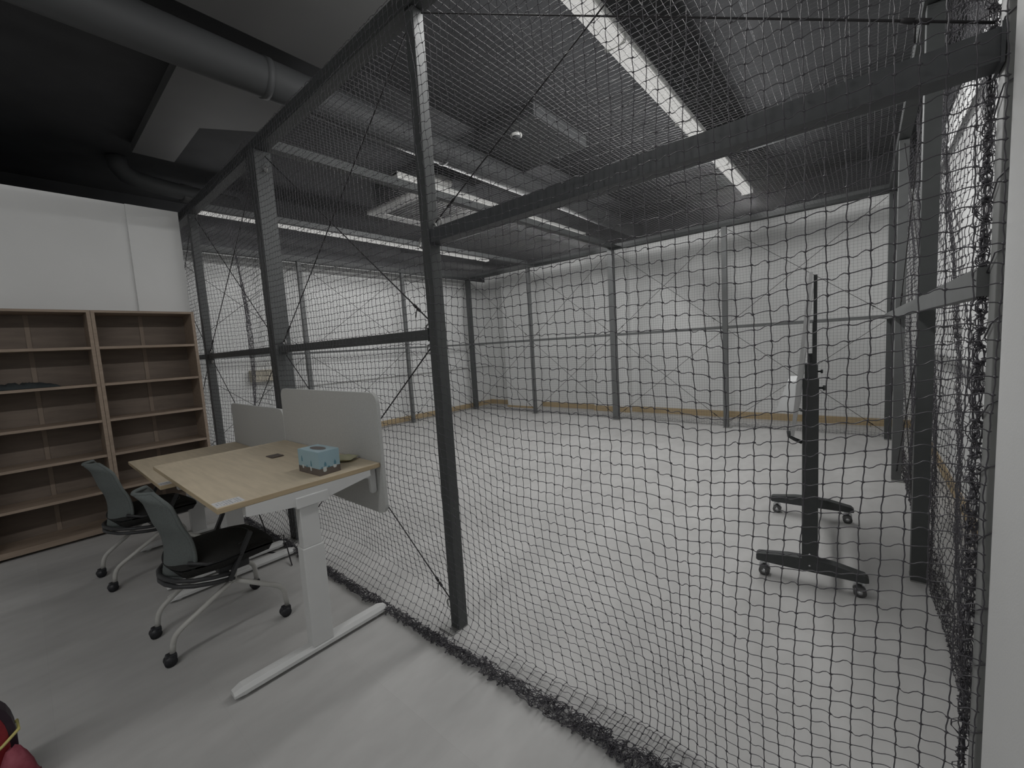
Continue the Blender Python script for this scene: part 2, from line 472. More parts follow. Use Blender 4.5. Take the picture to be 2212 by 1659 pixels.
def rail(name, a, b, w_, h_, label, cat, m_='steel', flange=1):
    a = Vector(a); b = Vector(b)
    t = thing(name, label, cat, ((a + b) / 2)[:])
    d_ = (b - a) / 2
    MB().bar(-d_, d_, w_, h_).build('tube', m_, t)
    u = d_.normalized()
    if flange:
        for s in (-1, 1):
            e = d_ * s
            MB().bar(e - u * s * 0.006, e, w_ + 0.014, h_ + 0.014).build('end_flange', m_, t)
    return t
RN = [(XS[0], XS[1], 'bay hidden partly by the bookcase', 0.035, 0.034), (XS[1], XS[2], 'bay behind the lower desk', 0.034, 0.058), (XS[2], XS[3], 'bay between the thick and nearest posts', 0.058, HP)]
for a, b, nm, wa, wb in RN:
    rail('mid_rail', (a + wa + .002, 0, ZM), (b - wb - .002, 0, ZM), 0.05, 0.05, 'black horizontal mid rail of the near side, ' + nm, 'rail')
rail('header_rail', (XS[3] + HP + .002, 0, ZH), (XS[4] - HP - .002, 0, ZH), 0.06, 0.062, 'long dark header rail from the nearest post to the right wall end', 'rail', 'headblk')
bn = ['leftmost bay', 'bay beside the pilaster', 'bay right of the wide middle post', 'rightmost bay behind the board stand']
WB = [0.045, 0.031, 0.048, 0.033, 0.034]
for i in range(4):
    rail('mid_rail', (XB[i] + WB[i] + .002, Y3, ZM - 0.0), (XB[i + 1] - WB[i + 1] - .002, Y3, ZM), 0.04, 0.042, 'thin grey horizontal mid rail of the far side, ' + bn[i], 'rail', 'steel2')
LY = [0.0, Y1, Y2, Y3]
ln = ['bay nearest the camera', 'middle bay', 'bay nearest the far corner']
wl = [0.035, 0.031, 0.031, 0.045]
for i in range(3):
    rail('mid_rail', (XB[0], LY[i] + wl[i] + .002, ZM), (XB[0], LY[i + 1] - wl[i + 1] - .002, ZM), 0.036, 0.036, 'thin grey mid rail of the left side, ' + ln[i], 'rail', 'steel2')
tag(rail('mid_rail', (1.775, 0.036, ZM), (1.775, Y3 - 0.04, ZM), 0.035, 0.062, 'pale grey mid rail running along the whole right side', 'rail', 'steel2', 0), cat='rail')
# top beams
TZ = 2.985
rail('top_beam', (XS[0] - .03, 0, TZ), (XS[4] + .03, 0, TZ), 0.075, 0.085, 'long black top beam of the near side rising to the top edge of the photo', 'beam', 'postblk')
rail('top_beam', (XB[0] - .03, Y3, TZ), (XB[4] + .03, Y3, TZ), 0.075, 0.085, 'black top beam along the far side of the cage', 'beam', 'postblk')
rail('top_beam', (XB[0], 0.04, TZ), (XB[0], Y3 - 0.04, TZ), 0.075, 0.085, 'black top beam along the left side of the cage', 'beam', 'postblk')
rail('top_beam', (XB[4], 0.04, TZ), (XB[4], Y3 - 0.04, TZ), 0.075, 0.085, 'black top beam along the right side of the cage', 'beam', 'postblk')
rail('cross_beam', (XS[2], 0.04, TZ + 0.032), (XB[2], Y3 - 0.04, TZ + 0.032), 0.08, 0.07, 'black roof cross beam from the thick main post to the far side', 'beam')
rail('cross_beam', (XS[1], 0.04, TZ + 0.052), (XB[1], Y3 - 0.04, TZ + 0.052), 0.06, 0.06, 'black roof cross beam one bay further left, in front of the far light row', 'beam')

# bracing cords
def cord(a, b, label, r=0.0036, sag=0.0):
    a = Vector(a); b = Vector(b)
    m = MB()
    pts = []
    for k in range(9):
        t = k / 8
        p = a.lerp(b, t); p.z -= sag * math.sin(math.pi * t)
        pts.append(p)
    m.tube(pts, r, 6)
    # turnbuckle knots near one end
    for t in (0.06, 0.075):
        p = a.lerp(b, t)
        m.tube([p - (b - a).normalized() * 0.012, p + (b - a).normalized() * 0.012], r * 2.1, 6)
    m.tube([a.lerp(b, 0.068), a.lerp(b, 0.068) + Vector((0.0, -0.012, -0.05))], r * 0.7, 5)
    return tag(m.build('bracing_cord', 'cord'), label, 'cord', 'diagonal bracing cords')
def xbay(P, Q, wp, wq, where, zs, r=0.0032, off=(0, 0)):
    P = Vector(P); Q = Vector(Q); u = (Q - P).normalized()
    a = P + u * (wp + .01) + Vector((off[0], off[1], 0)); b = Q - u * (wq + .01) + Vector((off[0], off[1], 0))
    for (z0, z1, part) in zs:
        cord((a.x, a.y, z0), (b.x, b.y, z1), 'bracing cord, %s %s, rising rightward' % (where, part), r)
        o2 = 0.012
        cord((b.x + off[1] * 0, b.y + o2, z0), (a.x, a.y + o2, z1), 'bracing cord, %s %s, falling rightward' % (where, part), r)
UP = (ZM + 0.05, 2.90, 'upper half'); LO = (0.09, ZM - 0.05, 'lower half')
for i in range(3):
    xbay((XS[i], 0, 0), (XS[i + 1], 0, 0), RN[i][3], RN[i][4], 'near side ' + RN[i][2].replace('bay hidden partly by the bookcase','bay by the bookcase') + ',', (UP, LO), 0.0036)
xbay((XS[3], 0, 0), (XS[4], 0, 0), HP, HP, 'near side bay above the long header rail,', ((ZH + 0.06, 2.92, 'full width'),), 0.0028)
for i in range(4):
    xbay((XB[i], Y3, 0), (XB[i + 1], Y3, 0), WB[i], WB[i + 1], 'far side ' + bn[i] + ',', (UP, LO))
for i in range(3):
    xbay((XB[0], LY[i], 0), (XB[0], LY[i + 1], 0), wl[i], wl[i + 1], 'left side ' + ln[i] + ',', (UP, LO))
    if i:
        xbay((XB[4], LY[i], 0), (XB[4], LY[i + 1], 0), .035, .035, 'right side ' + ln[i] + ',', (UP, LO))

# ------------------------------------------------------------------ nets
def sines(seed, n, fu, fv):
    g = np.random.default_rng(seed)
    par = [(g.uniform(*fu), g.uniform(*fv), g.uniform(0, 6.28), g.uniform(0.5, 1)) for _ in range(n)]
    s = sum(p[3] for p in par)
    return lambda u, v: sum(p[3] * np.sin(p[0] * u + p[1] * v + p[2]) for p in par) / s

def net_mesh(name, P, normal, r, k, sides, m_, label, knots=0.0, amp=0.0, seed=3, extra=None):
    """P: (nv, nu, 3) knot positions"""
    g = np.random.default_rng(seed)
    nv, nu = P.shape[:2]
    A = np.concatenate([P[:, :-1].reshape(-1, 3), P[:-1].reshape(-1, 3)])
    B = np.concatenate([P[:, 1:].reshape(-1, 3), P[1:].reshape(-1, 3)])
    nh = nv * (nu - 1)
    E = len(A)
    t = np.linspace(0, 1, k + 1)
    pts = A[:, None, :] * (1 - t)[None, :, None] + B[:, None, :] * t[None, :, None]
    D = B - A
    L = np.linalg.norm(D, axis=1, keepdims=True) + 1e-9
    T = D / L
    N = np.array(normal, float)[None, :] + np.zeros_like(T)
    N = N - T * (N * T).sum(1, keepdims=True)
    N /= np.linalg.norm(N, axis=1, keepdims=True) + 1e-9
    S = np.cross(T, N)
    if amp > 0 and k > 1:
        # horizontals leave a knot flat and hump up before the next; verticals weave
        ph = np.ones(E); ph[nh:] = 0.55
        sgn = np.where(S[:, 2] < 0, -1.0, 1.0); sgn[nh:] = np.where(g.random(E - nh) < 0.5, -1, 1)
        a = amp * L[:, 0] * ph * g.uniform(0.35, 1.2, E)
        ii = np.arange(E); par = np.where(ii < nh, (ii % max(nu - 1, 1) + ii // max(nu - 1, 1)) % 2, 2)
        sw = np.where(par == 0, 1.25, np.where(par == 1, 0.25, 0.5)); aw = np.where(par == 1, 0.8, 0.0)
        wav = np.sin(2 * np.pi * t)[None, :] * (a * sw)[:, None] * -1.0 * sgn[:, None]
        wav += np.sin(np.pi * t)[None, :] * (a * aw * sgn)[:, None]
        wav += np.sin(np.pi * t)[None, :] * (amp * L[:, 0] * g.normal(0.0, 0.45, E) * ph)[:, None]
        pts = pts + S[:, None, :] * wav[:, :, None]
        pts = pts + N[:, None, :] * (np.sin(np.pi * t)[None, :] * (amp * L[:, 0] * g.normal(0, 0.7, E))[:, None])[:, :, None]
    ang = np.arange(sides) * 2 * np.pi / sides
    ring = (np.cos(ang)[None, None, :, None] * N[:, None, None, :] + np.sin(ang)[None, None, :, None] * S[:, None, None, :]) * r
    V = (pts[:, :, None, :] + ring).reshape(-1, 3)
    base = (np.arange(E) * (k + 1) * sides)[:, None, None]
    i = (np.arange(k) * sides)[None, :, None]
    j = np.arange(sides)[None, None, :]; j2 = (np.arange(sides) + 1) % sides
    j2 = j2[None, None, :]
    F = np.stack([base + i + j, base + i + j2, base + i + sides + j2, base + i + sides + j], -1).reshape(-1, 4)
    if knots > 0:
        C = P.reshape(-1, 3)
        K = len(C)
        e = np.array([(1.25, 0, 0), (-1.25, 0, 0), (0, 1, 0), (0, -1, 0), (0, 0, 1), (0, 0, -1)]) * knots
        f = np.array([(0, 2, 4), (2, 1, 4), (1, 3, 4), (3, 0, 4), (2, 0, 5), (1, 2, 5), (3, 1, 5), (0, 3, 5)])
        KV = (C[:, None, :] + e[None] * g.uniform(0.85, 1.25, (K, 1, 1))).reshape(-1, 3)
        KF = (f[None] + (np.arange(K) * 6)[:, None, None]).reshape(-1, 3) + len(V)
    else:
        KV = np.zeros((0, 3)); KF = np.zeros((0, 3), int)
    V = np.concatenate([V, KV])
    me = bpy.data.meshes.new(name)
    me.vertices.add(len(V)); me.vertices.foreach_set('co', V.astype(np.float32).ravel())
    nl = len(F) * 4 + len(KF) * 3
    me.loops.add(nl)
    me.loops.foreach_set('vertex_index', np.concatenate([F.ravel(), KF.ravel()]).astype(np.int32))
    me.polygons.add(len(F) + len(KF))
    ls = np.concatenate([np.arange(len(F)) * 4, len(F) * 4 + np.arange(len(KF)) * 3]).astype(np.int32)
    me.polygons.foreach_set('loop_start', ls)
    me.polygons.foreach_set('use_smooth', np.ones(len(ls), bool))
    me.update(calc_edges=True)
    me.validate()
    me.materials.append(MT[m_])
    o = bpy.data.objects.new(name, me)
    COL.objects.link(o)
    return tag(o, label, 'net')

CELL = 0.0385
def smooth(x, a, b):
    t = np.clip((x - a) / (b - a), 0, 1)
    return t * t * (3 - 2 * t)

# near net --------------------------------------------------------
nu = int(7.05 / CELL); nv = 97
u = np.linspace(-5.30, 1.772, nu)[None, :] + np.zeros((nv, 1))
row = np.arange(nv)[:, None] + np.zeros((1, nu))
n1 = sines(1, 6, (0.8, 5), (0.05, 0.25)); n2 = sines(2, 6, (3, 12), (0.1, 0.7)); n3 = sines(5, 8, (8, 30), (0.3, 1.4))
NH = 75                     # rows that hang, then the rest lie on the floor
fr = np.clip(row / NH, 0, 1)
z = 2.995 - fr * (2.995 - 0.012 - 0.16 * (1 - smooth(u, -0.1, 0.5)) - 0.10 * np.exp(-((u - 1.75) / 0.25) ** 2))
inb = np.abs(np.sin(np.pi * (u - XS[2]) / 1.84))         # 0 at posts, 1 mid-bay
x = u + 0.010 * n1(u, row) + 0.005 * n2(u, row) + 0.0022 * n3(u, row)
y = -0.052 - 0.012 * (0.5 + 0.5 * n1(u * 1.7, row)) + 0.006 * n2(u, row)
post_gap = np.where(u < -1.2, 0.028, 0.0)
y -= post_gap * np.exp(-((u - XS[2]) / 0.16) ** 2)
low = smooth(fr, 0.78, 1.0)
y += low * inb * 0.075
# slack above the header: the net is drawn out over the beam
y -= 0.012 * smooth(fr, 0.16, 0.0)
x -= 0.05 * smooth(fr, 0.22, 0.0) * np.exp(-((u - 0.4) / 1.0) ** 2)
# inward belly of the left bay
belly = np.exp(-((u + 2.95) / 0.38) ** 2) * np.sin(np.pi * fr)
y += 0.20 * belly; x += 0.05 * belly
z += 0.015 * n1(u * 0.8, row * 0.7) * np.sin(np.pi * fr) + 0.004 * n2(u * 1.3, row)
x += 0.045 * smooth(fr, 0.72, 1.0) * np.sin(2.6 * u + 0.4) + 0.02 * smooth(fr, 0.6, 0.9) * np.sin(7 * u + 0.12 * row)
z -= 0.018 * smooth(fr, 0.7, 0.9) * (1 - low) * np.sin(4.2 * u + 1.0)
x += 0.06 * smooth(fr, 0.70, 1.0) * np.exp(-((u - 0.8) / 0.6) ** 2)
# drag towards the foot of the nearest post
dfoot = np.exp(-(((u - 0.03) / 0.42) ** 2)) * smooth(fr, 0.80, 1.0)
x += -0.10 * dfoot * (u - 0.03) / 0.42
z += -0.03 * dfoot * (1 - low)
# diagonal fold on the right-hand half
fold = np.exp(-(((u - 1.22) + (fr - 0.62) * 0.9) / 0.10) ** 2) * smooth(fr, 0.40, 0.6) * (1 - low)
z -= 0.030 * fold; y += 0.03 * fold
# rows that slope out and lie on the floor, then a bunched hem
onf = row > NH
q = np.clip(row - NH, 0, None)
nf = nv - 1 - NH
HB = 15
rightness = smooth(u, -0.1, 0.5)
hem = -0.150 + 0.028 * np.clip(u - 0.1, 0, 3) + 0.012 * n1(u * 2.2, 0 * row)
hem = np.where(u < -3.6, -0.088, hem)
yf0 = y[NH:NH + 1, :] + 0 * u
z0_ = z[NH:NH + 1, :] + 0 * u
fq = np.clip(q / (nf - HB), 0, 1)
g_ = np.random.default_rng(4)
yfl = yf0 + (hem - yf0) * fq + 0.012 * n3(u * 0.6, row * 2.0) * rightness * (1 - fq) + 0.02 * n2(u * 1.9, row * 1.7) * rightness * fq * (1 - fq) * 4 * 0.8
zfl = 0.006 + (z0_ - 0.01) * (1 - fq) ** 1.3 + 0.030 * np.abs(n2(u * 1.1, row * 1.3)) * (1 - fq) * rightness
bunch = q >= nf - HB
zb = 0.006 + g_.uniform(0, 1, u.shape) ** 1.4 * (0.034 + 0.012 * n1(u * 3, 0 * row)); yb = hem + g_.uniform(-1, 1, u.shape) * (0.030 + 0.012 * rightness); xb = g_.uniform(-0.03, 0.03, u.shape)
yb = np.where(u < -3.6, hem + 0.3 * (yb - hem), yb)
xfl = x + 0.014 * n2(u * 2, row) * rightness
y = np.where(onf, yfl, y); z = np.where(onf, zfl, z); x = np.where(onf, xfl, x)
y = np.where(bunch, yb, y); z = np.where(bunch, zb, z); x = np.where(bunch, x + xb, x)
z = np.maximum(z, 0.005)
# keep clear of the posts
near_net = net_mesh('safety_net', np.stack([x, y, z], -1), (0, 1, 0), 0.00125, 5, 4, 'net',
                    'large dark knotted net across the near side of the cage, hem bunched on the floor', knots=0.0035, amp=0.085)

# far net
def flat_net(a0, a1, fixed, axis, rows, seed, amp_out, sgn, hemout):
    n = int(abs(a1 - a0) / CELL)
    U = np.linspace(a0, a1, n)[None, :] + np.zeros((rows, 1))
    Rw = np.arange(rows)[:, None] + np.zeros((1, n))
    nh_ = rows - 9
    f = np.clip(Rw / nh_, 0, 1)
    Z = 3.0 - f * 2.99
    s1 = sines(seed, 5, (0.8, 4), (0.05, 0.2)); s2 = sines(seed + 1, 5, (4, 14), (0.1, 0.6))
    O = fixed + sgn * (0.055 + amp_out * (0.5 + 0.5 * s1(U, Rw)) * np.sin(np.pi * f) + 0.008 * s2(U, Rw))
    A = U + 0.012 * s1(U * 1.3, Rw) + 0.006 * s2(U, Rw)
    Z = Z + 0.012 * s1(U, Rw * 1.2) * np.sin(np.pi * f)
    q_ = np.clip(Rw - nh_, 0, None)
    gg = np.random.default_rng(seed)
    O = np.where(q_ > 0, fixed + sgn * (0.055 + hemout * q_ / 8) + gg.uniform(-.012, .012, U.shape), O)
    Z = np.where(q_ > 0, gg.uniform(0.004, 0.05, U.shape) * np.where(q_ > 5, 1, .4), Z)
    Z = np.maximum(Z, 0.004)
    if axis == 'x':
        return np.stack([A, O, Z], -1)
    return np.stack([O, A, Z], -1)
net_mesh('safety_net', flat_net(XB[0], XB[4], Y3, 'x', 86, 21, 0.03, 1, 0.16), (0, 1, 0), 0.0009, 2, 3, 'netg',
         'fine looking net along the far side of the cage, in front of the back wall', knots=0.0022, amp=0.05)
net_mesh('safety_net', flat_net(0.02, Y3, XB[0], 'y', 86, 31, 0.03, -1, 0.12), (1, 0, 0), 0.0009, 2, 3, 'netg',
         'net along the left side of the cage, seen behind the desk screens', knots=0.0022, amp=0.05)
# right side net: slack, deeply folded, drawn in towards the near post
P = flat_net(0.0, Y3, XB[4], 'y', 90, 41, 0.05, 1, 0.05)
rw = np.arange(P.shape[0])[:, None]; yy = P[:, :, 1]; f = np.clip(rw / 81, 0, 1)
s3 = sines(51, 6, (2.5, 9), (0.05, 0.22)); s4 = sines(52, 8, (10, 34), (0.2, 1.0))
P[:, :, 0] += np.where(f < 1, 0.040 * s3(yy, rw) + 0.014 * s4(yy, rw), 0.01 * s4(yy, rw))
P[:, :, 0] = np.maximum(P[:, :, 0], 1.775 + 0.062 * np.minimum(1, np.abs(yy) * 4) * (1 - 0.0 * yy))
P[:, :, 0] = np.minimum(P[:, :, 0], 2.10)
P[:, :, 1] += 0.03 * s3(yy * 0.7, rw * 1.1)
P[:, :, 1] = np.maximum(P[:, :, 1], 0.012)
net_mesh('safety_net', P, (1, 0, 0), 0.0014, 3, 3, 'net',
         'slack folded net down the right side of the cage beside the right wall', knots=0.0034, amp=0.12)
# gathered spare net hanging in a bundle beside the second right-hand post
def bundle(cx, cy, z0, z1, rad, rows, cols, seed):
    g = np.random.default_rng(seed)
    a = np.linspace(0, 7.5, cols)[None, :] + np.zeros((rows, 1))
    rwk = np.arange(rows)[:, None] + np.zeros((1, cols))
    zz = z0 + (z1 - z0) * rwk / (rows - 1) + g.uniform(-.012, .012, a.shape)
    rad_ = rad * (0.45 + 0.5 * g.random(a.shape)) * (0.75 + 0.35 * np.sin(rwk * 0.13))
    X = cx + rad_ * np.cos(a * 2.1 + 0.03 * rwk) * 0.7
    Y = cy + rad_ * np.sin(a * 2.1 + 0.03 * rwk)
    return np.stack([X, Y, zz], -1)
net_mesh('gathered_net', bundle(1.90, 2.75, 2.95, 0.18, 0.10, 70, 26, 61), (1, 0, 0), 0.0013, 2, 3, 'netg',
         'gathered net hanging in a long bundle between the two right side posts', knots=0.003, amp=0.2, seed=9)
net_mesh('gathered_net', bundle(1.768, 0.052, 2.98, 0.25, 0.018, 80, 8, 62), (1, 0, 0), 0.0012, 3, 4, 'net',
         'dense rope of gathered net edge tied along the near right post', knots=0.0042, amp=0.3, seed=10)
# net edge gathered at the top of the thick post
net_mesh('gathered_net', bundle(XS[2] - 0.105, -0.045, 2.92, 2.60, 0.03, 14, 12, 63), (1, 0, 0), 0.0018, 3, 4, 'netg',
         'small twist of gathered net high up beside the thick main post', knots=0.004, amp=0.3, seed=12)

# roof net
nu = int(7.1 / CELL); nv = int(5.45 / CELL)
U = np.linspace(XS[0], XS[4], nu)[None, :] + np.zeros((nv, 1)); W = np.linspace(0.02, Y3 - .02, nv)[:, None] + np.zeros((1, nu))
s1 = sines(71, 6, (0.6, 3), (0.6, 3)); s2 = sines(72, 7, (3, 9), (3, 9))
sagx = np.abs(np.sin(np.pi * (U - XS[2]) / 1.8)); sagy = np.sin(np.pi * W / Y3)
Z = 2.985 - 0.045 * sagx * sagy - 0.012 * (1 + s1(U, W)) * sagy
P = np.stack([U + 0.014 * s1(U, W) + 0.008 * s2(U, W), W + 0.014 * s1(W, U) + 0.008 * s2(W, U), Z], -1)
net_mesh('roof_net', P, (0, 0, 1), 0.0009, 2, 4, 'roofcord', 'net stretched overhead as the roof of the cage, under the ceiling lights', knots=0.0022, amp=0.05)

# lacing of the net edge around the right-hand post
m = MB()
pts = []
for i in range(210):
    a = i * 0.55
    zc = 0.1 + i * 0.0132
    rx = 0.044 if True else 0
    pts.append((XS[4] + 0.0335 * max(-1, min(1, 1.5 * math.cos(a))), 0.0335 * max(-1, min(1, 1.5 * math.sin(a))), zc + 0.012 * math.sin(a * 0.37)))
m.tube(pts[::1], 0.0015, 5)
tag(m.build('lacing_cord', 'net'), 'thin dark lacing wound around the near right post', 'cord')

# ------------------------------------------------------------------ bookcases
def bookcase(y1, label):
    W = 0.715; H = 1.91; D = 0.31; t_ = 0.024
    t = thing('bookcase', label, 'bookcase', (-3.42, y1, 0), 0, None)
    for yy in (-W, -t_):
        MB().box(-D, 0, yy, yy + t_, 0.0, H, 0.0015).build('side_panel', 'walnut', t)
    MB().box(-D, 0.0, -W, 0, H, H + 0.02, 0.0015).build('top_board', 'walnut', t)
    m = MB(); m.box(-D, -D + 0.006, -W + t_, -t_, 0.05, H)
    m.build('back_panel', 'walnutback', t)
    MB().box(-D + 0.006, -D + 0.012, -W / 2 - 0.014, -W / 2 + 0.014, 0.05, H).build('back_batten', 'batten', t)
    for z_ in (1.612, 1.297, 0.985, 0.683, 0.371):
        MB().box(-D + 0.013, -0.003, -W + t_, -t_, z_ - 0.012, z_ + 0.010, 0.001).build('shelf', 'walnut', t)
    MB().box(-D + 0.013, -0.002, -W + t_, -t_, 0.024, 0.070, 0.001).build('plinth', 'walnut', t)
    return t
bookcase(-0.155, 'empty dark wooden bookcase at the end of the white wall, right of the pair')
bookcase(-0.872, 'dark wooden bookcase at the left edge of the photo, dark cloth on a shelf')
m = MB()
g = random.Random(5)
n_, k_ = 26, 7
vs = []
for i in range(n_):
    for j in range(k_):
        y_ = -1.56 + 0.46 * i / (n_ - 1)
        xx = -3.66 + 0.19 * j / (k_ - 1)
        e = math.sin(math.pi * i / (n_ - 1)) ** 0.6 * math.sin(math.pi * j / (k_ - 1)) ** 0.5
        vs.append((xx, y_, 1.311 + 0.045 * e * (0.7 + 0.5 * g.random())))
fs = [(i * k_ + j, (i + 1) * k_ + j, (i + 1) * k_ + j + 1, i * k_ + j + 1) for i in range(n_ - 1) for j in range(k_ - 1)]
m.add(vs, fs, True)
vs2 = [(v[0], v[1], 1.309) for v in vs]
m.add(vs2, [tuple(reversed(f)) for f in fs], True)
b_ = [i * k_ for i in range(n_)] + [(n_ - 1) * k_ + j for j in range(1, k_)] + [i * k_ + k_ - 1 for i in range(n_ - 2, -1, -1)] + [j for j in range(k_ - 2, 0, -1)]
N0 = len(vs)
for a, b in zip(b_, b_[1:] + b_[:1]):
    m.f.append([a, b, b + N0, a + N0]); m.mi.append(0); m.sm.append(True)
tag(m.build('folded_cloth', 'darkcloth'), 'crumpled dark grey cloth lying flat on a bookcase shelf', 'cloth')

# ------------------------------------------------------------------ desks
def rounded_rect(x0, x1, z0, z1, r, n=6, corners=(1, 1, 1, 1)):
    out = []
    for (cx, cz, a0, c) in ((x1 - r, z0 + r, -90, corners[1]), (x1 - r, z1 - r, 0, corners[2]), (x0 + r, z1 - r, 90, corners[3]), (x0 + r, z0 + r, 180, corners[0])):
        for i in range(n + 1):
            a = math.radians(a0 + 90 * i / n)
            out.append((cx + r * math.cos(a), cz + r * math.sin(a)))
    return out
def desk(x0, x1, y0, y1, z, label, foot_inset, screen):
    t = thing('standing_desk', label, 'desk', (x0, y0, 0))
    W = x1 - x0; D = y1 - y0
    m = MB(); m.box(0, W, 0, D, z - 0.024, z, 0.0025)
    m.mi = [0] * len(m.f)
    top = m.build('desktop', ['oak', 'oakedge'], t)
    for p in top.data.polygons:
        if abs(p.normal.z) < 0.5: p.material_index = 1
    yc = 0.36
    zu = z - 0.024
    for s, xf in ((0, foot_inset[0]), (1, W - foot_inset[1])):
        c = MB(); c.box(xf - 0.032, xf + 0.032, yc - 0.05, yc + 0.05, 0.04, 0.53, 0.004); lg = c.build('lower_leg', 'white', t)
        MB().box(xf - 0.026, xf + 0.026, yc - 0.043, yc + 0.043, 0.53, zu - 0.05, 0.003).build('upper_leg', 'white', lg)
        f = MB()
        prof = [(-0.035, 0.018), (-0.035, 0.034), (-0.020, 0.05), (0.020, 0.05), (0.035, 0.034), (0.035, 0.018)]
        vs = []; L0, L1 = -0.02, D - 0.03
        for (yy, sc, zs) in ((L0, 0.75, 0.7), (L0 + 0.035, 1, 1), (L1 - 0.035, 1, 1), (L1, 0.75, 0.7)):
            for (px, pz) in prof:
                vs.append((xf + px * sc, yy, 0.012 + (pz - 0.012) * zs))
        fs = [(i * 6 + k, i * 6 + (k + 1) % 6, (i + 1) * 6 + (k + 1) % 6, (i + 1) * 6 + k) for i in range(3) for k in range(6)]
        fs += [tuple(range(6)), tuple(range(23, 17, -1))]
        f.add(vs, fs, False)
        for yy in (0.03, D - 0.09):
            f.tube([(xf, yy, 0.0), (xf, yy, 0.02)], 0.017, 10)
        f.build('foot', 'white', t)
        a = MB()
        a.prism([(0.10, zu), (0.10, zu - 0.045), (yc - 0.05, zu - 0.072), (yc + 0.08, zu - 0.072), (D - 0.06, zu - 0.03), (D - 0.06, zu)], 'x', xf - 0.012, xf + 0.034)
        a.box(xf - 0.03, xf + 0.042, yc - 0.06, yc + 0.09, zu - 0.082, zu - 0.03, 0.004)
        a.build('side_arm', 'white', t)
    m = MB(); m.box(foot_inset[0], W - foot_inset[1], yc - 0.03, yc + 0.03, zu - 0.05, zu - 0.005, 0.003)
    m.build('crossbar', 'white', t)
    # label sticker on the near right corner
    s = MB(); s.box(W - 0.095, W - 0.014, 0.004, 0.106, z, z + 0.0006)
    st = s.build('sticker', 'sticker', t)
    pm = MB()
    g = random.Random(3)
    for i in range(9):
        yy = 0.012 + i * 0.0098
        if i == 1: pm.box(W - 0.088, W - 0.03, yy + 0.003, yy + 0.0042, z + 0.0006, z + 0.0011); continue
        for j in range(4):
            if g.random() < 0.25: continue
            x_ = W - 0.084 + j * 0.0165
            pm.box(x_, x_ + 0.010 * g.uniform(.5, 1), yy, yy + 0.0055, z + 0.0006, z + 0.0011)
    pm.build('sticker_print', 'print_', st)
    # felt screen fixed to the back edge
    sz0, sz1 = screen
    sc = MB(); sc.prism(rounded_rect(0.0, W + 0.01, sz0, sz1, 0.055), 'y', D + 0.004, D + 0.024)
    scr = sc.build('privacy_screen', 'felt', t)
    for xb_ in (0.10, W - 0.075):
        b = MB()
        b.box(xb_, xb_ + 0.035, D - 0.14, D - 0.0, zu - 0.016, zu - 0.002, 0.002)
        b.prism([(D - 0.085, zu - 0.016), (D - 0.004, zu - 0.016), (D - 0.004, zu - 0.135), (D - 0.012, zu - 0.145), (D - 0.03, zu - 0.145), (D - 0.036, zu - 0.135), (D - 0.04, zu - 0.06), (D - 0.085, zu - 0.045)], 'x', xb_ + 0.008, xb_ + 0.026)
        b.build('screen_bracket', 'white', t)
    return t
d1 = desk(-1.64, -0.41, -0.866, -0.122, 0.836, 'taller oak topped desk in front, tissue box on it, tall grey screen', (0.035, 0.035), (0.545, 1.212))
d2 = desk(-2.80, -1.672, -0.842, -0.115, 0.70, 'lower oak topped desk further back, against the bookcase, grey screen', (0.12, 0.12), (0.40, 1.055))
m = MB(); m.box(-1.205, -1.11, -0.405, -0.335, 0.8365, 0.8405, 0.001)
m.prism([(-1.205, 0.8365), (-1.11, 0.8365), (-1.11, 0.846), (-1.13, 0.8435), (-1.205, 0.8405)], 'y', -0.40, -0.34)
tag(m.build('cable_port_cover', 'brown'), 'small flat dark brown plate lying on the taller desk', 'cover')

# tissue box
t = thing('tissue_box', 'pale blue square tissue box with a brown printed base on the taller desk', 'tissue box', (-0.567, -0.372, 0.8365), math.radians(4))
S = 0.058; Sy = 0.055; H = 0.118
SX = 0.100; SY = 0.055
MB().box(-SX, SX, -SY, SY, 0.0, H, 0.001).build('carton', 'blue', t)
m = MB(); m.box(-SX - 0.0004, SX + 0.0004, -SY - 0.0004, SY + 0.0004, 0.0005, 0.034)
m.build('printed_base', 'brown', t)
MB().box(-SX + .001, SX - .001, -SY + .001, SY - .001, H, H + 0.0008).build('lid', 'blue2', t)
m = MB()
m.add([(0.062 * math.cos(a), 0.026 * math.sin(a), H + 0.0018) for a in [i * math.pi / 12 for i in range(24)]], [tuple(range(24))])
m.add([(0.062 * math.cos(a), 0.026 * math.sin(a), H + 0.0006) for a in [i * math.pi / 12 for i in range(24)]], [tuple(range(23, -1, -1))])
m.build('slot', 'slot', t)
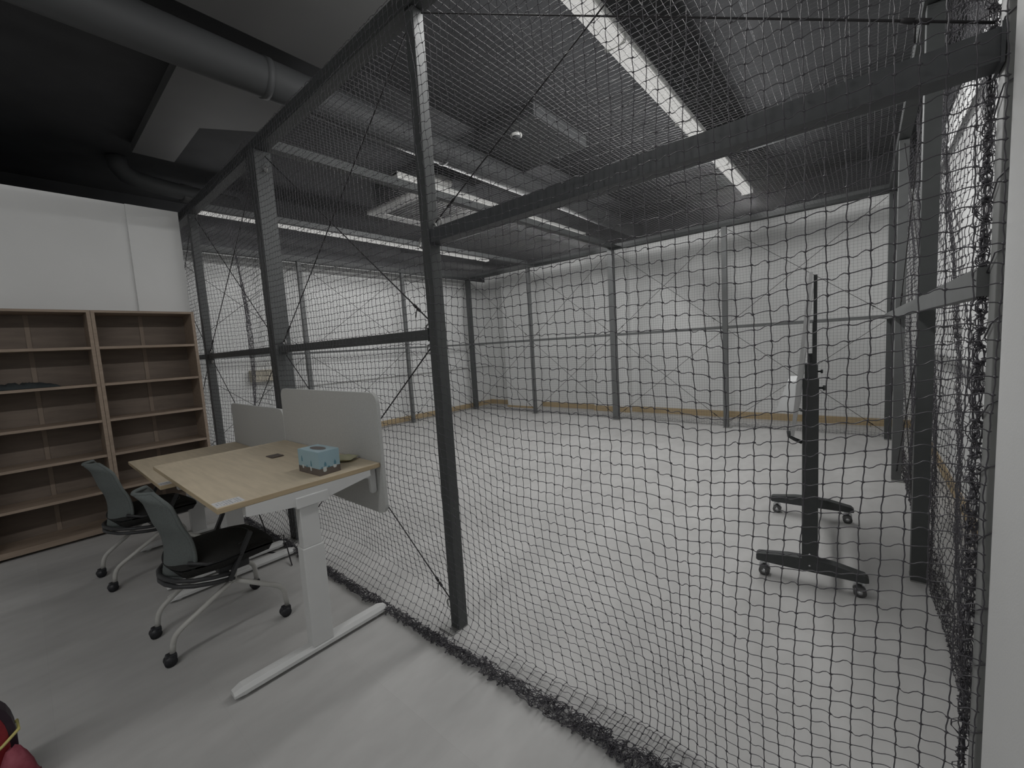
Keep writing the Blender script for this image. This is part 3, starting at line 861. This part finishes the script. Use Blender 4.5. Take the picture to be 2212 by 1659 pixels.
# printed landscape: white drips and small trees on the two faces that show
m = MB(); tr = MB()
for (yy, w_, z0) in ((-0.028, 0.009, 0.016), (0.026, 0.009, 0.024)):
    m.prism([(yy - w_, 0.040), (yy - w_, z0 + 0.005), (yy - w_ * .5, z0), (yy + w_ * .5, z0), (yy + w_, z0 + 0.005), (yy + w_, 0.040)], 'x', SX + 0.0004, SX + 0.0010)
for (yy, h_, b_) in ((0.028, 0.026, 0.040), (-0.024, 0.022, 0.044), (-0.006, 0.008, 0.034), (-0.042, 0.007, 0.036)):
    tr.prism([(yy - 0.005, b_), (yy + 0.005, b_), (yy + 0.0055, b_ + h_ * 0.5), (yy, b_ + h_), (yy - 0.0055, b_ + h_ * 0.5)], 'x', SX + 0.0003, SX + 0.0012)
for (xx, w_, z0) in ((0.020, 0.008, 0.016), (-0.055, 0.010, 0.022)):
    m.prism([(xx - w_, 0.040), (xx - w_ * .6, z0 + 0.004), (xx, z0), (xx + w_ * .6, z0 + 0.004), (xx + w_, 0.040)], 'y', -SY - 0.0010, -SY - 0.0004)
for (xx, h_, b_) in ((0.025, 0.032, 0.040), (-0.018, 0.012, 0.032), (-0.062, 0.03, 0.058)):
    tr.prism([(xx - 0.004, b_), (xx + 0.004, b_), (xx + 0.0045, b_ + h_ * 0.5), (xx, b_ + h_), (xx - 0.0045, b_ + h_ * 0.5)], 'y', -SY - 0.0012, -SY - 0.0003)
m.build('white_drips', 'whitecard', t); tr.build('printed_trees', 'teal', t)

# snack packet behind the tissue box
g = random.Random(8)
m = MB(); vs = []; nn, kk = 13, 9
for side in (1, -1):
    for i in range(nn):
        for j in range(kk):
            a = i / (nn - 1) * 2 - 1; b = j / (kk - 1) * 2 - 1
            e = max(0, 1 - abs(a) ** 4) * max(0, 1 - abs(b) ** 3)
            vs.append((a * 0.075, b * 0.05, 0.010 + side * e * 0.016 * (1 + 0.25 * (g.random() - .5)) + (e < .01) * 0.002 * (g.random() - .5)))
q_ = nn * kk
fs = [(i * kk + j, (i + 1) * kk + j, (i + 1) * kk + j + 1, i * kk + j + 1) for i in range(nn - 1) for j in range(kk - 1)]
m.add(vs, fs + [tuple(reversed([k + q_ for k in f])) for f in fs], True)
o = tag(m.build('snack_packet', 'snack'), 'small cream and green plastic packet on the desk beyond the tissue box', 'packet')
o.location = (-0.645, -0.21, 0.843); o.rotation_euler = (0, 0, math.radians(35)); 
for v in o.data.vertices: v.co.z = max(v.co.z, -0.006)

# ------------------------------------------------------------------ chairs
def make_chair(label, loc, rz):
    t = thing('office_chair', label, 'chair', loc, rz, 'nesting chairs at the desks')
    # seat cushion
    m = MB(); n, k = 16, 16; vs = []
    for lay in (1, -1):
        for i in range(n + 1):
            for j in range(k + 1):
                a = i / n * 2 - 1; b = j / k * 2 - 1
                # squircle mapping
                aa = a * math.sqrt(1 - b * b / 2 * 0.55); bb = b * math.sqrt(1 - a * a / 2 * 0.55)
                px = aa * 0.235 * (1.0 - 0.08 * (bb < 0) * bb * bb); py = 0.025 + bb * 0.235
                e = (1 - max(abs(a), abs(b)) ** 5)
                top = 0.432 + 0.028 * e - 0.020 * max(0, bb) ** 3 + 0.010 * aa * aa
                z_ = top if lay > 0 else 0.432 - 0.062 * e ** 0.5 * (1 - 0.35 * max(0, bb) ** 2) - 0.022 * max(0, bb) ** 3
                vs.append((px, py, z_))
    kk = k + 1; Q = (n + 1) * kk
    fs = [(i * kk + j, (i + 1) * kk + j, (i + 1) * kk + j + 1, i * kk + j + 1) for i in range(n) for j in range(k)]
    m.add(vs, fs + [tuple(reversed([c + Q for c in f])) for f in fs], True)
    st = m.build('seat', 'seat', t)
    s = MB(); pts = []
    for i in range(13):
        a = i / 12 * 2 - 1
        pts.append((a * 0.165, 0.175 - 0.10 * abs(a) ** 3, 0.4605 + 0.006 * a * a))
    s.tube(pts, 0.002, 5); s.build('seam', 'blackpl', st)
    # backrest shell
    m = MB(); rows, cols = 22, 14; th = 0.016; F_ = []; B_ = []
    for i in range(rows + 1):
        s_ = i / rows
        z_ = 0.375 + s_ * 0.445
        w_ = 0.115 + 0.085 * min(1, s_ / 0.22) ** 0.6 if s_ < 0.22 else 0.200 + 0.008 * math.sin((s_ - .22) * 3)
        if s_ > 0.90: w_ *= math.sqrt(max(0.05, 1 - ((s_ - 0.90) / 0.112) ** 2))
        yb_ = -0.205 + 0.022 * math.sin(math.pi * min(1, s_ / 0.62)) - 0.050 * max(0, (s_ - 0.45) / 0.55) ** 1.5
        if s_ > 0.88: yb_ -= 0.020 * ((s_ - 0.88) / 0.12)
        for j in range(cols + 1):
            a = j / cols * 2 - 1
            y_ = yb_ + 0.065 * a * a * (0.9 + 0.3 * (1 - s_))
            F_.append((a * w_, y_, z_)); B_.append((a * w_ * 0.985, y_ - th, z_))
    cc = cols + 1; Q = len(F_)
    fs = [(i * cc + j, i * cc + j + 1, (i + 1) * cc + j + 1, (i + 1) * cc + j) for i in range(rows) for j in range(cols)]
    bd = [j for j in range(cc)] + [i * cc + cols for i in range(1, rows + 1)] + [rows * cc + j for j in range(cols - 1, -1, -1)] + [i * cc for i in range(rows - 1, 0, -1)]
    side = [(a, b, b + Q, a + Q) for a, b in zip(bd, bd[1:] + bd[:1])]
    m.add(F_ + B_, fs + [tuple(reversed([c + Q for c in f])) for f in fs] + side, True)
    bk = m.build('backrest', 'mesh', t)
    r_ = MB(); r_.tube([((F_[b][0] + B_[b][0]) / 2 * 1.01, (F_[b][1] + B_[b][1]) / 2, F_[b][2]) for b in bd], 0.0095, 6, closed=True)
    r_.build('back_rim', 'mesh', bk)
    # black yoke: hoop behind the lumbar and side brackets
    m = MB()
    for zz in (0.0, 0.028):
        m.tube([(sx * 0.205, yy, 0.335 + zz + dz) for (sx, yy, dz) in ((-1, 0.03, -0.02), (-1, -0.06, -0.005), (-0.93, -0.135, 0.01), (-0.7, -0.19, 0.018), (-0.35, -0.222, 0.022), (0, -0.232, 0.022), (0.35, -0.222, 0.022), (0.7, -0.19, 0.018), (0.93, -0.135, 0.01), (1, -0.06, -0.005), (1, 0.03, -0.02))], 0.011, 8)
    m.box(-0.19, 0.19, -0.03, 0.11, 0.345, 0.395, 0.01)
    m.build('yoke', 'blackpl', t)
    for sx in (-1, 1):
        m = MB(); m.bar((sx * 0.212, 0.005, 0.315), (sx * 0.226, 0.118, 0.535), 0.017, 0.026, (1, 0, 0))
        m.tube([(sx * 0.192, -0.150, 0.470), (sx * 0.216, -0.08, 0.440), (sx * 0.222, 0.06, 0.43)], 0.009, 6)
        m.build('armrest_bracket', 'blackpl', t)
    # tubular legs with casters
    def bend(p):
        out = []
        P_ = [Vector(q) for q in p]
        for i in range(len(P_)):
            if 0 < i < len(P_) - 1:
                a = P_[i] + (P_[i - 1] - P_[i]).normalized() * 0.045
                c = P_[i] + (P_[i + 1] - P_[i]).normalized() * 0.045
                for q in range(7):
                    s_ = q / 6
                    out.append(a * (1 - s_) ** 2 + P_[i] * 2 * s_ * (1 - s_) + c * s_ ** 2)
            else:
                out.append(P_[i])
        return out
    for sx in (-1, 1):
        hub = (sx * 0.195, 0.025, 0.305)
        m = MB(); m.tube(bend([hub, (sx * 0.165, -0.235, 0.135), (sx * 0.165, -0.245, 0.052)]), 0.0125, 10); m.build('leg', 'cream', t)
        m = MB(); m.tube(bend([hub, (sx * 0.225, 0.245, 0.165), (sx * 0.23, 0.25, 0.052)]), 0.0125, 10)
        m.tube([(sx * 0.195, 0.02, 0.30), (sx * 0.195, 0.03, 0.355)], 0.018, 10)
        m.build('leg', 'cream', t)
        for (cx, cy) in ((sx * 0.165, -0.245), (sx * 0.23, 0.25)):
            c = MB()
            for dx in (-0.012, 0.012):
                c.tube([(cx + dx - 0.008, cy - 0.012, 0.0255), (cx + dx + 0.008, cy - 0.012, 0.0255)], 0.0255, 14)
            c.box(cx - 0.019, cx + 0.019, cy - 0.028, cy + 0.014, 0.030, 0.058, 0.006)
            c.build('caster', 'caster', t)
    return t
c1 = make_chair('grey backed black seat office chair in front, pushed under the taller desk', (-1.10, -0.745, 0), 0)
c2 = copy_tree(c1)
c2.location = (-2.29, -0.83, 0); c2.rotation_euler = (0, 0, math.radians(4))
c2['label'] = 'grey backed black seat office chair further back, facing the bookcase side desk'

# loose cords under the desks
def spline(pts, r, name, label, m_='cord', n=6):
    P_ = [Vector(p) for p in pts]; out = []
    for i in range(len(P_) - 1):
        p0 = P_[max(i - 1, 0)]; p1 = P_[i]; p2 = P_[i + 1]; p3 = P_[min(i + 2, len(P_) - 1)]
        for k in range(6):
            t = k / 6
            out.append(0.5 * ((2 * p1) + (p2 - p0) * t + (2 * p0 - 5 * p1 + 4 * p2 - p3) * t * t + (3 * p1 - p0 - 3 * p2 + p3) * t ** 3))
    out.append(P_[-1])
    return tag(MB().tube(out, r, n).build(name, m_), label, 'cable')
spline([(-1.95, -0.35, 0.62), (-2.0, -0.25, 0.3), (-2.02, -0.2, 0.03), (-1.95, -0.32, 0.006), (-1.85, -0.30, 0.006), (-1.72, -0.24, 0.006)], 0.004, 'power_cable', 'black power cable trailing on the floor under the lower desk')
spline([(-1.74, -0.17, 0.11), (-1.66, -0.20, 0.06), (-1.60, -0.21, 0.10), (-1.50, -0.23, 0.03), (-1.42, -0.25, 0.006)], 0.004, 'rope_tail', 'loose dark rope end by the foot of the thick post')

# ------------------------------------------------------------------ beige box on the left wall ledge
tag(MB().box(-5.60, -5.46, 0.95, 1.31, 1.10, 1.275, 0.004).build('wall_box', 'beige'), 'faint beige box on the left wall seen through the netting', 'box')

# ------------------------------------------------------------------ wheeled board stand
t = thing('board_stand', 'black wheeled whiteboard stand inside the cage, post seen edge on', 'stand', (1.358, 1.385, 0), math.radians(4.2))
def foot(y, parent):
    f = MB(); vs = []
    st = [(-0.255, 0.030, 0.095, 0.120), (-0.245, 0.034, 0.090, 0.128), (-0.10, 0.036, 0.088, 0.150), (0.0, 0.036, 0.088, 0.155), (0.10, 0.036, 0.088, 0.150), (0.235, 0.034, 0.088, 0.122), (0.25, 0.028, 0.090, 0.108)]
    for (x_, w_, z0, z1) in st:
        vs += [(x_, y - w_, z0), (x_, y + w_, z0), (x_, y + w_ * .8, z1), (x_, y - w_ * .8, z1)]
    fs = [(i * 4 + k, i * 4 + (k + 1) % 4, (i + 1) * 4 + (k + 1) % 4, (i + 1) * 4 + k) for i in range(len(st) - 1) for k in range(4)]
    fs += [(0, 1, 2, 3), tuple(range(len(st) * 4 - 1, len(st) * 4 - 5, -1))]
    f.add(vs, fs, False)
    ft = f.build('foot', 'postblk', parent)
    for x_ in (-0.215, 0.215):
        c = MB()
        for dx in (-0.016, 0.016):
            c.tube([(x_, y + dx - 0.009, 0.028), (x_, y + dx + 0.009, 0.028)], 0.028, 16)
        c.build('caster_wheel', 'wheel', ft)
        h = MB(); h.prism([(x_ - 0.024, 0.030), (x_ + 0.024, 0.030), (x_ + 0.026, 0.062), (x_ + 0.012, 0.088), (x_ - 0.012, 0.088), (x_ - 0.026, 0.062)], 'y', y - 0.006, y + 0.006)
        h.tube([(x_, y - 0.028, 0.028), (x_, y + 0.028, 0.028)], 0.012, 10)
        h.tube([(x_, y, 0.06), (x_, y, 0.092)], 0.012, 10)
        h.build('caster_fork', 'chrome', ft)
for y_ in (0.0, 1.02):
    foot(y_, t)
    MB().box(-0.036, 0.036, y_ - 0.030, y_ + 0.030, 0.14, 1.150, 0.004).build('post', 'postblk', t)
    MB().box(-0.026, 0.026, y_ - 0.022, y_ + 0.022, 1.150, 1.232, 0.004).build('inner_tube', 'postblk', t)
    m = MB(); m.box(0.006, 0.026, y_ - 0.012, y_ + 0.012, 1.20, 1.45, 0.002); m.box(0.010, 0.026, y_ - 0.010, y_ + 0.010, 1.45, 1.69, 0.002)
    m.build('upright', 'postblk', t)
    m = MB(); m.tube([(0.036, y_, 1.10), (0.056, y_, 1.10)], 0.006, 8); m.tube([(0.052, y_, 1.10), (0.066, y_, 1.10)], 0.014, 10)
    m.build('clamp_knob', 'postblk', t)
    m = MB()
    for z_ in (0.165, 0.10):
        m.tube([(0, y_ - 0.034, z_ + .02), (0, y_ - 0.029, z_ + .02)], 0.006, 8)
    m.build('bolt', 'chrome', t)
    m = MB(); m.tube([(-0.036, y_, 0.800), (-0.07, y_, 0.815), (-0.095, y_, 0.83), (-0.098, y_, 0.86)], 0.010, 8)
    m.build('board_hook', 'postblk', t)
MB().bar((0, 0.03, 0.40), (0, 0.99, 0.40), 0.03, 0.05).build('crossbar', 'postblk', t)
# board leaning between hook and upright
bd = tag(thing('whiteboard', 'white board standing edge on, held by the black wheeled stand', 'whiteboard', (1.358, 1.385, 0), math.radians(4.2)), None)
m = MB(); m.bar((-0.078, -0.05, 0.845), (0.000, -0.05, 1.70), 0.02, 0.016, (1, 0, 0)); m.build('near_frame', 'alu', bd)
m = MB(); m.bar((-0.078, 1.09, 0.845), (0.000, 1.09, 1.70), 0.02, 0.016, (1, 0, 0)); m.build('far_frame', 'alu', bd)
m = MB(); vs = []
for (x_, z_) in ((-0.084, 0.845), (-0.072, 0.845), (0.006, 1.70), (-0.006, 1.70)):
    vs += [(x_, -0.045, z_), (x_, 1.085, z_)]
m.add(vs, [(0, 2, 3, 1), (2, 4, 5, 3), (4, 6, 7, 5), (6, 0, 1, 7), (0, 6, 4, 2), (1, 3, 5, 7)]); m.build('panel', 'board', bd)
m = MB(); m.prism([(-0.085, 0.87), (-0.085, 1.07), (-0.13, 1.07), (-0.195, 0.87)], 'y', 0.62, 1.0); m.build('pen_tray', 'board', bd)

# ------------------------------------------------------------------ red padded mitt near the camera
t = thing('red_padded_mitt', 'red padded mitt with a dark rim at the bottom left corner', 'mitt', (-0.680, -1.542, 0), math.radians(92))
def lobed(w_, h_, d_, z0, n=28):
    out = []
    for i in range(n):
        a = 2 * math.pi * i / n
        c, s = math.cos(a), math.sin(a)
        out.append((w_ * math.copysign(abs(c) ** 0.75, c), z0 + h_ * math.copysign(abs(s) ** 0.75, s)))
    return out
m = MB(); m.prism(lobed(0.083, 0.163, 0, 0.164), 'y', -0.03, 0.03)
m.build('rim', 'rim', t)
m = MB(); pr_ = lobed(0.066, 0.143, 0, 0.160)
n = len(pr_)
vs = [(p[0], -0.031, p[1]) for p in pr_] + [(p[0] * 0.8, -0.042, 0.160 + (p[1] - 0.160) * 0.88) for p in pr_]
m.add(vs, [(i, (i + 1) % n, (i + 1) % n + n, i + n) for i in range(n)] + [tuple(range(n, 2 * n))], True)
m.build('pad', 'red', t)
tag(MB().tube([(-0.088, -0.034, 0.09), (-0.03, -0.047, 0.125), (0.05, -0.045, 0.175), (0.088, -0.03, 0.20), (0.087, 0.033, 0.20), (0.0, 0.036, 0.145), (-0.087, 0.034, 0.09)], 0.005, 8, closed=True).build('elastic_band', 'yellow', t), 'yellow elastic band')
m = MB(); g = random.Random(2); vs = []
for i in range(10):
    for j in range(10):
        a = i / 9 * 2 - 1; b = j / 9 * 2 - 1
        e = (1 - a * a) * (1 - b * b)
        vs.append((a * 0.06, b * 0.05, 0.005 + 0.175 * e ** 0.6 * (0.8 + 0.3 * a) + 0.025 * e * g.random()))
fs = [(i * 10 + j, (i + 1) * 10 + j, (i + 1) * 10 + j + 1, i * 10 + j + 1) for i in range(9) for j in range(9)]
m.add(vs, fs, True); m.add([(v[0], v[1], 0.001) for v in vs], [tuple(reversed(f)) for f in fs], True)
o = tag(m.build('cloth_pouch', 'pink'), 'crumpled dusty red cloth pouch on the floor beside the red mitt', 'pouch')
o.location = (-0.63, -1.470, 0.0)
